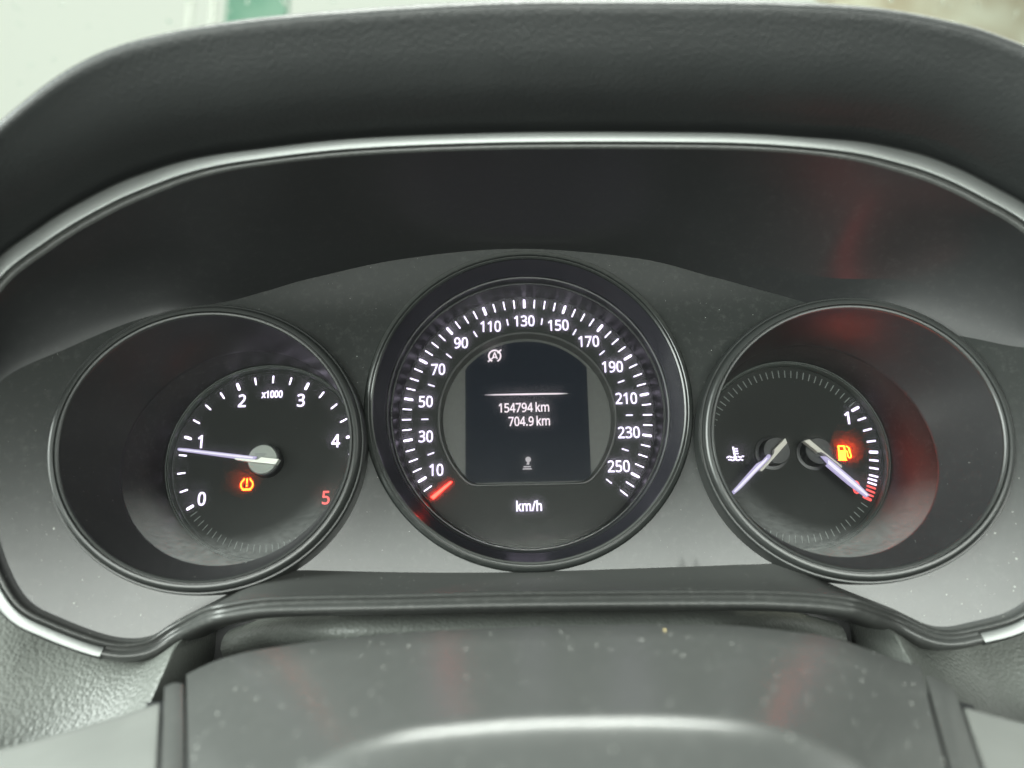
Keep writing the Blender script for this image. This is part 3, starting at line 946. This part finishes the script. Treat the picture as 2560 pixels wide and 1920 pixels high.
# --- speedometer
speed = thing('speedometer', 'large round speedometer in the middle with red needle at zero and dark display', 'speedometer', (0, 0, 0), 'gauges of the instrument cluster')
V, F = loft([circle(0, 0, r, w) for r, w in ((51.2, 17), (51.0, 20.6), (50.75, 21.3), (50.3, 21.7), (49.4, 21.9), (49.15, 21.7), (49.1, 21.1), (48.9, 21.1), (48.85, 21.6), (48.5, 21.7), (48.1, 21.4), (47.95, 20.8))])
part('bezel_ring', V, F, M['face'], speed, 32)
V, F = loft([circle(0, 0, r, w) for r, w in ((47.95, 20.8), (47.0, 18.3), (46.0, 16.2), (45.2, 14.6))])
part('funnel_ring', V, F, M['funnel'], speed, 40)
V, F = loft([circle(0, 0, r, w) for r, w in ((45.2, 14.6), (45.0, 13.4), (44.6, 13.2), (44.45, 10.2), (44.2, 9.9), (43.8, 9.9), (43.65, 9.4), (43.6, 2.2), (43.2, 1.2), (43.0, 0.0))])
part('inner_ring', V, F, M['black'], speed, 32)


def lcd_outline(r, flat, n=180, corner=4.0):
    pts = []
    for i in range(n):
        t = 2 * math.pi * i / n
        x, y = r * math.cos(t), r * math.sin(t)
        if y < -flat:
            k = flat / -math.sin(t)
            x, y = k * math.cos(t), -flat
        pts.append([x, y])
    P = np.array(pts)
    for _ in range(int(corner)):
        P = (np.roll(P, 1, 0) + 2 * P + np.roll(P, -1, 0)) / 4
    return P


LO = lcd_outline(30.1, 23.0)
ang_n = 180
outer_ring = [(43.1 * math.cos(2 * math.pi * i / ang_n), 43.1 * math.sin(2 * math.pi * i / ang_n), 0.0) for i in range(ang_n)]
V, F = loft([outer_ring, [(x, y, 0.0) for x, y in LO]])
sdial = part('dial_plate', V, F, M['dial'], speed, 30)
rows = []
for d, w in ((0.0, 0.0), (0.05, 0.55), (0.3, 0.85), (0.65, 0.85), (0.9, 0.5), (1.0, 0.0), (1.6, -1.9), (1.7, -2.4)):
    k = 1 - d / 30.1
    rows.append([(x * k, y * k + (-0.0), w) for x, y in LO])
V, F = loft(rows)
part('display_frame', V, F, M['bezel'], speed, 35)
k = 1 - 1.6 / 30.1
V, F = prism([(x * k, y * k) for x, y in LO], -3.4, -2.35)
part('display_back', V, F, M['panel'], speed, 0)
# screen: straight sides, its top cut to the round opening
scr = [(-20.9, -21.4), (20.75, -21.4), (20.95, 17.6)]
for i in range(1, 24):
    a = math.radians(40 + (140 - 40) * i / 24)
    scr.append((27.4 * math.cos(a), 27.4 * math.sin(a)))
scr.append((-20.8, 17.6))
V, F = prism(scr, -2.35, -2.0)
screen = part('display_screen', V, F, M['screen'], speed, 0)
WS = -1.9
text_part('lettering', '154794 km', 3.05, (-0.95, 3.85, WS), M['lit_pink'], screen, bold=0.07, width=17.0)
text_part('lettering', '704.9 km', 3.05, (0.72, -0.92, WS), M['lit_pink'], screen, bold=0.07, width=13.9)
me = flat_mesh('divider_line', [[(-14.3, 8.5), (-11, 8.68), (0, 8.76), (11, 8.66), (14.25, 8.42), (11, 8.2), (0, 8.2), (-11, 8.3)]], M['lit_pink'], 0.05)
placed('divider_line', me, screen, (0, 0, WS))
# start-stop symbol: letter in an open ring crossed by a bar
gap = 30
ringA = stroke(arc(0, 0, 2.05, -90 + 26, 270 - 26, 40), 0.52)
lA = stroke([(-0.85, -1.05), (0.0, 1.15), (0.85, -1.05)], 0.46)
barA = stroke([(-0.6, -0.45), (0.6, -0.45)], 0.4)
me = join_flat('start_stop_symbol', [ringA, lA, barA, stroke([(-2.35, -2.05), (-1.0, -0.85)], 0.46), stroke([(1.0, 1.0), (2.25, 2.25)], 0.46)], M['lit_pink'])
placed('start_stop_symbol', me, screen, (-10.6, 22.3, WS))
me = join_flat('gear_lever_symbol', [[arc(0.02, 0.0, 0.92, 0, 350, 24)], [[(-0.28, -0.6), (0.42, -0.6), (0.3, -1.75), (-0.62, -1.75)]], [[(-1.6, -2.2), (0.85, -2.2), (0.8, -2.62), (-1.6, -2.62)]], [[(-1.7, -2.9), (0.95, -2.9), (1.25, -3.35), (-2.0, -3.35)]]], M['lit_dim'])
placed('gear_lever_symbol', me, screen, (0, -13.96, WS))
# scale
s_major = tick_mesh('tick', 0.74, 3.1, M['lit_tick'])
s_minor = tick_mesh('tick', 0.35, 3.1, M['lit_tick'])
s_dash = tick_mesh('inner_tick', 0.46, 2.4, M['lit_white'])
for kmh in range(5, 261, 5):
    ang = kmh - 130
    x, y = polar(0, 0, 38.9, ang)
    placed('tick', s_major if kmh % 20 == 10 else s_minor, sdial, (x, y, W_PRINT), ang)
for kmh in range(20, 261, 20):
    ang = kmh - 130
    x, y = polar(0, 0, 33.1, ang)
    placed('inner_tick', s_dash, sdial, (x, y, W_PRINT), ang)
SPN = [(-30.39, -17.12), (-33.96, -5.84), (-34.05, 6.11), (-29.92, 17.33), (-22.07, 26.67), (-11.81, 32.43), (-0.1, 34.19), (11.65, 32.39), (21.91, 26.28), (29.59, 17.03),
       (33.64, 5.83), (33.82, -5.88), (29.79, -17.16)]
for i, (x, y) in enumerate(SPN):
    text_part('numeral', str(10 + 20 * i), 3.75, (x, y, W_PRINT), M['lit_white'], sdial, 0.84, 0.07)
text_part('lettering', 'km/h', 3.1, (-0.15, -29.6, W_PRINT), M['lit_white'], sdial, bold=0.09, width=8.2)
V, F = prism([(-31.95, -26.28), (-31.05, -27.10), (-25.16, -21.85), (-25.0, -21.6), (-25.25, -21.42), (-25.59, -21.42)], 2.6, 3.2)
part('needle', V, F, M['lit_hot'], speed, 0)
V, F = loft([circle(0, 0, r, 9.95) for r in (44.0, 20, 5)], cap_last=True)
part('clear_cover', V, F, M['lens_mid'], speed, 60)

# --- fuel and coolant temperature gauge
FC = (87.3, -14.45)
fuel = thing('fuel_temperature_gauge', 'round fuel and coolant gauge with amber fuel pump lamp and two white needles', 'fuel gauge', (*FC, 0), 'gauges of the instrument cluster')
fdial = rim_and_tunnel(fuel, (92.16, -14.52, 37.65, 37), 0.207, (88.4, -14.94, 33.9, 23), -0.25, FC, 30.2)
FT_O = [(111.76, 1.17), (113.69, -2.48), (114.97, -6.34), (115.85, -10.42), (116.25, -14.32), (116.19, -17.22), (115.79, -19.98), (115.18, -22.6), (114.7, -23.9), (114.21, -25.2), (113.63, -26.37),
        (113.02, -27.66), (112.5, -28.83), (111.72, -30.11)]
FT_I = [(109.13, -0.15), (110.76, -3.41), (112.09, -7.02), (112.78, -10.72), (113.03, -14.13), (112.77, -16.79), (112.42, -19.31), (111.96, -21.7), (111.43, -22.88), (111.15, -24.07), (110.75, -25.25),
        (110.34, -26.42), (109.69, -27.71), (108.96, -28.64)]
f_kind = {}
for i, (o, q) in enumerate(zip(FT_O, FT_I)):
    red = i >= 10
    wid = 0.95 if i in (0, 4, 13) else 0.62
    key = (wid, red)
    if key not in f_kind:
        f_kind[key] = tick_mesh('tick', wid, 3.1, M['lit_red'] if red else M['lit_white'])
    d = Vector(o) - Vector(q)
    placed('tick', f_kind[key], fdial, (q[0], q[1], W_PRINT), math.degrees(math.atan2(d.x, d.y)))
fdim = tick_mesh('printed_tick', 0.26, 2.5, M['print'])
for a0, a1 in ((-80, 54), (128, 206)):
    ang = a0
    while ang < a1:
        x, y = polar(*FC, 26.4, ang)
        placed('printed_tick', fdim, fdial, (x, y, W_PRINT), ang)
        ang += 4.3
text_part('numeral', '1', 4.0, (107.36, -2.47, W_PRINT), M['lit_white'], fdial, 0.9, 0.12)
text_part('numeral', '0', 4.0, (107.3, -25.7, W_PRINT), M['lit_red'], fdial, 0.86, 0.10)
# fuel pump symbol
body = [[(-1.45, 2.5), (0.95, 2.5), (1.05, 1.0), (1.05, -2.05), (1.35, -2.5), (-1.65, -2.5), (-1.45, -2.05)], [(-0.95, 2.05), (-0.95, 0.85), (0.5, 0.85), (0.5, 2.05)]]
hose = catmull([(1.0, 0.75), (1.55, 0.45), (1.65, -0.9), (2.05, -1.55), (2.6, -1.35), (2.65, -0.5), (2.35, 0.6), (2.35, 1.6), (1.35, 2.35)], 4, closed=False)
me = join_flat('fuel_pump_symbol', [body, stroke([tuple(p) for p in hose], 0.36), [[(2.0, 1.75), (2.6, 1.3), (2.6, 0.5), (2.1, 0.6)]]], M['lit_amber'])
placed('fuel_pump_symbol', me, fdial, (104.3, -14.28, W_PRINT), 2)
# added spot in front of the gauge, for red light the cover scatters
fl = bpy.data.lights.new('red_spill_light', 'SPOT')
fl.energy = 0.011
fl.color = (1.0, 0.06, 0.06)
fl.shadow_soft_size = 0.0
fl.spot_size = math.radians(76)
fl.spot_blend = 1.0
flo = bpy.data.objects.new('red_spill_light', fl)
COL.objects.link(flo)
flo.matrix_world = Matrix.Translation(place(96.0, -14.2, 40.5)) @ (place(93, 42, 46) - place(96.0, -14.2, 40.5)).to_track_quat('-Z', 'Y').to_matrix().to_4x4()
# coolant thermometer symbol
waves = lambda y, x0, x1, n, ph: [(x0 + (x1 - x0) * i / n, y + 0.17 * math.cos(ph + 2 * math.pi * (x0 + (x1 - x0) * i / n) / 1.75)) for i in range(n + 1)]
me = join_flat('thermometer_symbol', [stroke([(-0.42, 2.45), (-0.05, -1.0)], 0.6), [arc(-0.02, -1.2, 0.62, 0, 345, 18)], stroke([(0.0, 1.75), (1.05, 1.75)], 0.38), stroke([(0.0, 0.95), (1.12, 0.95)], 0.38),
                                      stroke([(0.0, 0.15), (1.18, 0.15)], 0.38), stroke(waves(-0.95, -2.9, -0.85, 14, 0.6), 0.42), stroke(waves(-0.95, 0.85, 2.9, 14, 3.5), 0.42), stroke(waves(-1.95, -2.35, 2.5, 30, 0.3), 0.44)], M['lit_white'])
placed('thermometer_symbol', me, fdial, (68.55, -13.9, W_PRINT))
for name, c, nd, cp in (('coolant', (80.7, -13.9), [(77.09, -15.37), (77.83, -15.66), (77.58, -16.64), (75.96, -18.08), (67.37, -26.02), (64.9, -27.95), (64.37, -27.0), (65.44, -25.98), (73.16, -18.24), (75.07, -17.29)],
                         [(82.86, -10.44), (83.32, -11.94), (79.31, -15.95), (74.33, -20.88), (73.38, -20.65), (77.56, -16.62), (78.78, -15.1), (78.9, -13.97)]),
                        ('fuel', (94.4, -14.3), [(94.02, -16.31), (95.74, -16.58), (97.2, -17.9), (104.18, -24.79), (107.95, -29.23), (106.72, -29.78), (101.75, -25.66), (95.27, -19.38), (95.92, -18.81)],
                         [(88.75, -11.38), (90.56, -10.94), (94.94, -15.16), (99.93, -19.7), (99.85, -20.28), (94.88, -15.63), (93.78, -15.14), (92.95, -15.24)])):
    V, F = loft([circle(*c, r, w, n=64) for r, w in ((5.5, 0.08), (5.5, 0.5), (4.9, 0.6))], cap_last=True)
    part('hub_base', V, F, M['black'], fuel, 40)
    V, F = loft([circle(*c, r, w, n=64) for r, w in ((4.5, 0.5), (4.4, 5.4), (4.2, 5.6))], cap_last=True)
    part('hub_disc', V, F, M['black'], fuel, 40)
    V, F = prism(nd, 6.6, 7.5)
    nn = part('needle', V, F, M['lit_needle'], fuel, 0)
    if name == 'coolant':
        needle_core([nd[0], nd[1], nd[3], nd[4], nd[5], nd[6], nd[7], nd[8]], (77.2, -16.2), (64.6, -27.5), nn)
    else:
        needle_core([nd[1], nd[2], nd[3], nd[4], nd[5], nd[6], nd[7]], (95.2, -17.4), (107.4, -29.5), nn)
    V, F = prism(cp, 6.0, 8.2)
    part('needle_cap', V, F, M['capbeige'], nn, 0)


# ------------------------------------------------------------------ windscreen with rain, and what stands outside
def glass_mat(name, rough, tint):
    m, n, l = new_mat(name)
    n.remove(n['Principled BSDF'])
    tr = n.new('ShaderNodeBsdfTransparent')
    tr.inputs['Color'].default_value = (*tint, 1)
    gl = n.new('ShaderNodeBsdfGlossy')
    gl.inputs['Roughness'].default_value = rough
    fr = n.new('ShaderNodeFresnel')
    fr.inputs['IOR'].default_value = 1.45
    mx = n.new('ShaderNodeMixShader')
    l.new(fr.outputs[0], mx.inputs['Fac'])
    l.new(tr.outputs[0], mx.inputs[1])
    l.new(gl.outputs[0], mx.inputs[2])
    l.new(mx.outputs[0], n['Material Output'].inputs['Surface'])
    return m


M['glass'] = glass_mat('windscreen_glass', 0.02, (0.97, 1.0, 0.96))
m, n, l = new_mat('water_drop')
b = n['Principled BSDF']
b.inputs['Base Color'].default_value = (0.9, 0.95, 0.92, 1)
b.inputs['Roughness'].default_value = 0.02
b.inputs['IOR'].default_value = 1.33
b.inputs['Transmission Weight'].default_value = 1.0
M['water'] = m
screen_thing = thing('windscreen', 'sloping windscreen glass dotted with rain beyond the dark hood', 'windscreen', (0, 100, -770))
WA, WB = Vector((0, 100, -770)), Vector((0, 650, -50))
wn_ = (WB - WA).normalized()


def on_screen(u, v, lift=0.0):
    t = (v - WA.y) / (WB.y - WA.y)
    p = WA.lerp(WB, t) + Vector((u, 0, 0))
    return p + Vector((0, -wn_.z, wn_.y)) * lift


c0 = [on_screen(-750, 100), on_screen(750, 100), on_screen(750, 660), on_screen(-750, 660)]
nv = Vector((0, -wn_.z, wn_.y)) * 4.0
V = [tuple(p) for p in c0] + [tuple(p - nv) for p in c0]
F = [(0, 1, 2, 3), (7, 6, 5, 4), (0, 4, 5, 1), (1, 5, 6, 2), (2, 6, 7, 3), (3, 7, 4, 0)]
part('glass_pane', V, F, M['glass'], screen_thing, 0)


def drop_mesh(rx, ry, h):
    rows = []
    for k in range(4):
        a = math.pi / 2 * k / 4
        rows.append([(rx * math.cos(a) * math.cos(t), ry * math.cos(a) * math.sin(t), h * math.sin(a)) for t in [2 * math.pi * i / 12 for i in range(12)]])
    V, F = loft(rows, cap_last=True)
    return raw_mesh('raindrop', V, F, M['water'], 60)


drops = [drop_mesh(1.3, 2.0, 0.9), drop_mesh(1.8, 3.6, 1.1), drop_mesh(0.8, 1.1, 0.5), drop_mesh(2.6, 1.8, 1.1)]
rot_ws = Matrix(((1, 0, 0), (0, wn_.y, -wn_.z), (0, wn_.z, wn_.y))).to_4x4()
# drops only where the glass can be seen past the hood
cam_inv = cam.matrix_world.inverted()
EDGE_X = [-0.05, 0.0, 0.04, 0.07, 0.13, 0.18, 0.23, 0.29, 0.86, 0.91, 0.95, 1.0, 1.05]
EDGE_Y = [0.22, 0.18, 0.12, 0.09, 0.055, 0.033, 0.017, 0.008, 0.004, 0.014, 0.026, 0.055, 0.09]
spots = []
for _ in range(6000):
    u = random.uniform(-620, 620)
    v = random.uniform(300, 600)
    q = cam_inv @ place(*on_screen(u, v))
    px = 0.5 + cam_data.lens / 36.0 * q.x / -q.z
    py = 0.5 - cam_data.lens / 27.0 * q.y / -q.z
    if -0.03 < px < 1.03 and -0.03 < py < np.interp(px, EDGE_X, EDGE_Y) and random.random() < (1.0 if px > 0.5 else 0.45):
        spots.append((u, v))
spots = spots[:130]
for u, v in spots:
    p = on_screen(u, v, 0.05)
    o = bpy.data.objects.new('raindrop', random.choice(drops))
    COL.objects.link(o)
    o.parent = screen_thing
    o.matrix_local = Matrix.Translation((p - Vector((0, 100, -770))) * MM) @ rot_ws @ Matrix.Rotation(random.uniform(0, 3.1), 4, 'Z')


def wall_mat(name, c1, c2, scale):
    m, n, l = new_mat(name)
    b = n['Principled BSDF']
    b.inputs['Roughness'].default_value = 0.8
    tc = n.new('ShaderNodeTexCoord')
    nz = n.new('ShaderNodeTexNoise')
    nz.inputs['Scale'].default_value = scale
    nz.inputs['Detail'].default_value = 8.0
    l.new(tc.outputs['Object'], nz.inputs['Vector'])
    cr_ = n.new('ShaderNodeValToRGB')
    cr_.color_ramp.elements[0].position = 0.35
    cr_.color_ramp.elements[1].position = 0.62
    cr_.color_ramp.elements[0].color = (*c1, 1)
    cr_.color_ramp.elements[1].color = (*c2, 1)
    l.new(nz.outputs['Fac'], cr_.inputs['Fac'])
    l.new(cr_.outputs['Color'], b.inputs['Base Color'])
    return m


M['beige'] = wall_mat('wet_beige_render', (0.62, 0.54, 0.40), (0.86, 0.84, 0.70), 3.0)
M['green'] = wall_mat('green_paint', (0.15, 0.30, 0.23), (0.20, 0.34, 0.27), 4.0)
M['pale'] = wall_mat('pale_grey_paint', (0.70, 0.72, 0.68), (0.78, 0.80, 0.76), 4.0)


def box(u0, u1, v0, v1, w0, w1):
    V = [(u, v, w) for w in (w0, w1) for v in (v0, v1) for u in (u0, u1)]
    return V, [(0, 2, 3, 1), (4, 5, 7, 6), (0, 1, 5, 4), (2, 6, 7, 3), (0, 4, 6, 2), (1, 3, 7, 5)]


# overcast sky outside, a wide shell from the roof edge down to the ground in front of the car
m, n, l = new_mat('overcast_sky')
n.remove(n['Principled BSDF'])
em = n.new('ShaderNodeEmission')
em.inputs['Color'].default_value = (0.89, 0.94, 0.86, 1)
em.inputs['Strength'].default_value = SKY
l.new(em.outputs[0], n['Material Output'].inputs['Surface'])
M['sky'] = m
rows = []
for el in np.linspace(-12, 74, 12):
    row = []
    for az in np.linspace(-82, 82, 33):
        e, a_ = math.radians(el), math.radians(az)
        row.append((30 * math.cos(e) * math.sin(a_), 30 * math.cos(e) * math.cos(a_), 1.0 + 30 * math.sin(e)))
    rows.append(row)
V, F = loft(rows, closed=False)
me = bpy.data.meshes.new('sky')
me.from_pydata(V, [], F)
me.shade_smooth()
me.materials.append(M['sky'])
sky = bpy.data.objects.new('sky', me)
COL.objects.link(sky)
sky['kind'] = 'structure'

wall_t = thing('beige_wall', 'pale beige wall outside beyond the wet windscreen at the upper right corner', 'wall', (3400, 0, -3300))
V, F = box(1850, 5600, -400, 4600, -3500, -3300)
part('wall', V, F, M['beige'], wall_t, 0)
V, F = box(1840, 5610, 4600, 4720, -3520, -3270)
part('coping', V, F, M['pale'], wall_t, 0)
sign_t = thing('green_panel', 'blurred green panel beside pale posts outside, above the hood at upper left', 'panel', (-1230, 800, -3000))
V, F = box(-1392, -1085, 2560, 3300, -3040, -3000)
part('board', V, F, M['green'], sign_t, 0)
for u in (-1580, -1462):
    V, F = box(u - 14, u + 14, 800, 3300, -3030, -3002)
    part('post', V, F, M['pale'], sign_t, 0)
V, F = box(-1566, -1000, 3300, 3340, -3045, -2995)
part('top_rail', V, F, M['pale'], sign_t, 0)

# ------------------------------------------------------------------ dust and crumbs
def scatter(objs, count, smin, smax, keep):
    pts = []
    for o in objs:
        bpy.context.view_layer.update()
        me = o.data
        me.calc_loop_triangles()
        mw_ = o.matrix_world
        T = []
        A = []
        inv = MC.inverted()
        for t in me.loop_triangles:
            P = [inv @ (mw_ @ me.vertices[i].co) / MM for i in t.vertices]
            c = (P[0] + P[1] + P[2]) / 3
            if keep(c):
                T.append(P)
                A.append((P[1] - P[0]).cross(P[2] - P[0]).length)
        if not T:
            continue
        A = np.array(A) / sum(A)
        for i in rng.choice(len(T), size=count, p=A):
            P = T[i]
            a, b_ = rng.random(), rng.random()
            if a + b_ > 1:
                a, b_ = 1 - a, 1 - b_
            nrm = (P[1] - P[0]).cross(P[2] - P[0]).normalized()
            q = P[0] + (P[1] - P[0]) * a + (P[2] - P[0]) * b_
            if nrm.dot(Vector(CAM) - q) < 0:
                nrm = -nrm
            pts.append((q, nrm, smin + (smax - smin) * rng.random() ** 3))
    return pts


def dust_object(name, label, pts, mat):
    V, F = [], []
    for q, nrm, s in pts:
        t1 = nrm.orthogonal().normalized()
        t2 = nrm.cross(t1)
        k = len(V)
        a0 = random.random() * 6.28
        el = random.uniform(0.6, 1.8)
        ca, sa = math.cos(a0), math.sin(a0)
        n5 = 5
        for j in range(n5):
            a = 2 * math.pi * j / n5
            x, y = s * el * math.cos(a) * random.uniform(0.7, 1.2), s * math.sin(a) * random.uniform(0.7, 1.2)
            V.append(tuple(q + nrm * 0.03 + t1 * (x * ca - y * sa) + t2 * (x * sa + y * ca)))
        V.append(tuple(q + nrm * (0.05 + s * 0.5)))
        F += [(k + j, k + (j + 1) % n5, k + n5) for j in range(n5)]
    me = raw_mesh(name, V, F, mat, 0)
    o = bpy.data.objects.new(name, me)
    COL.objects.link(o)
    o.matrix_world = MC
    o['kind'] = 'stuff'
    o['label'] = label
    return o


pts = scatter([shroud], 150, 0.05, 0.16, lambda c: c.y < -47)
pts += scatter([face], 170, 0.04, 0.12, lambda c: True)
pts += scatter([face], 110, 0.05, 0.22, lambda c: c.y < -35 and abs(c.x) > 90)
pts += scatter([cover], 600, 0.04, 0.19, lambda c: c.z < 150 and abs(c.x) < 82)
for o in list(tach.children) + list(fuel.children):
    if o.name.startswith('tunnel'):
        pts += scatter([o], 30, 0.04, 0.10, lambda c: c.y < -20)
    if o.name.startswith('clear_cover'):
        pts += scatter([o], 25, 0.03, 0.07, lambda c: True)
dust_object('dust', 'pale dust specks on the gauges, the ledge and the column cover', pts, M['dust'])


def crumb(label, pos, size):
    V, F = [], []
    rows = []
    for k in range(5):
        a = -math.pi / 2 + math.pi * (k + 0.5) / 5
        rows.append([(pos[0] + size * math.cos(a) * math.cos(t) * random.uniform(0.8, 1.15), pos[1] + size * 0.6 * math.sin(a), pos[2] + size * 0.8 * math.cos(a) * math.sin(t) * random.uniform(0.8, 1.1)) for t in [2 * math.pi * i / 9 for i in range(9)]])
    V, F = loft(rows, cap_first=True, cap_last=True)
    b0 = Vector(pos)
    me = raw_mesh('crumb', [tuple(Vector(v) - b0) for v in V], F, M['crumb'], 60)
    o = bpy.data.objects.new('crumb', me)
    COL.objects.link(o)
    o.matrix_world = MC @ Matrix.Translation(b0 * MM)
    o['label'] = label
    o['category'] = 'crumb'
    o['group'] = 'crumbs on the steering column cover'


def on_cover(u, w):
    best = min(np.linspace(-1, 1, 401), key=lambda s: abs(cover_point(s, w)[0] - u))
    return cover_point(best, w)


p = on_cover(24.0, 136)
crumb('large yellowish crumb on the column cover below the bright fold', (p[0], p[1] + 0.3, p[2]), 0.62)
p = on_cover(28.0, 70)
crumb('tiny yellowish crumb near the rear edge of the column cover', (p[0], p[1] + 0.15, p[2]), 0.34)
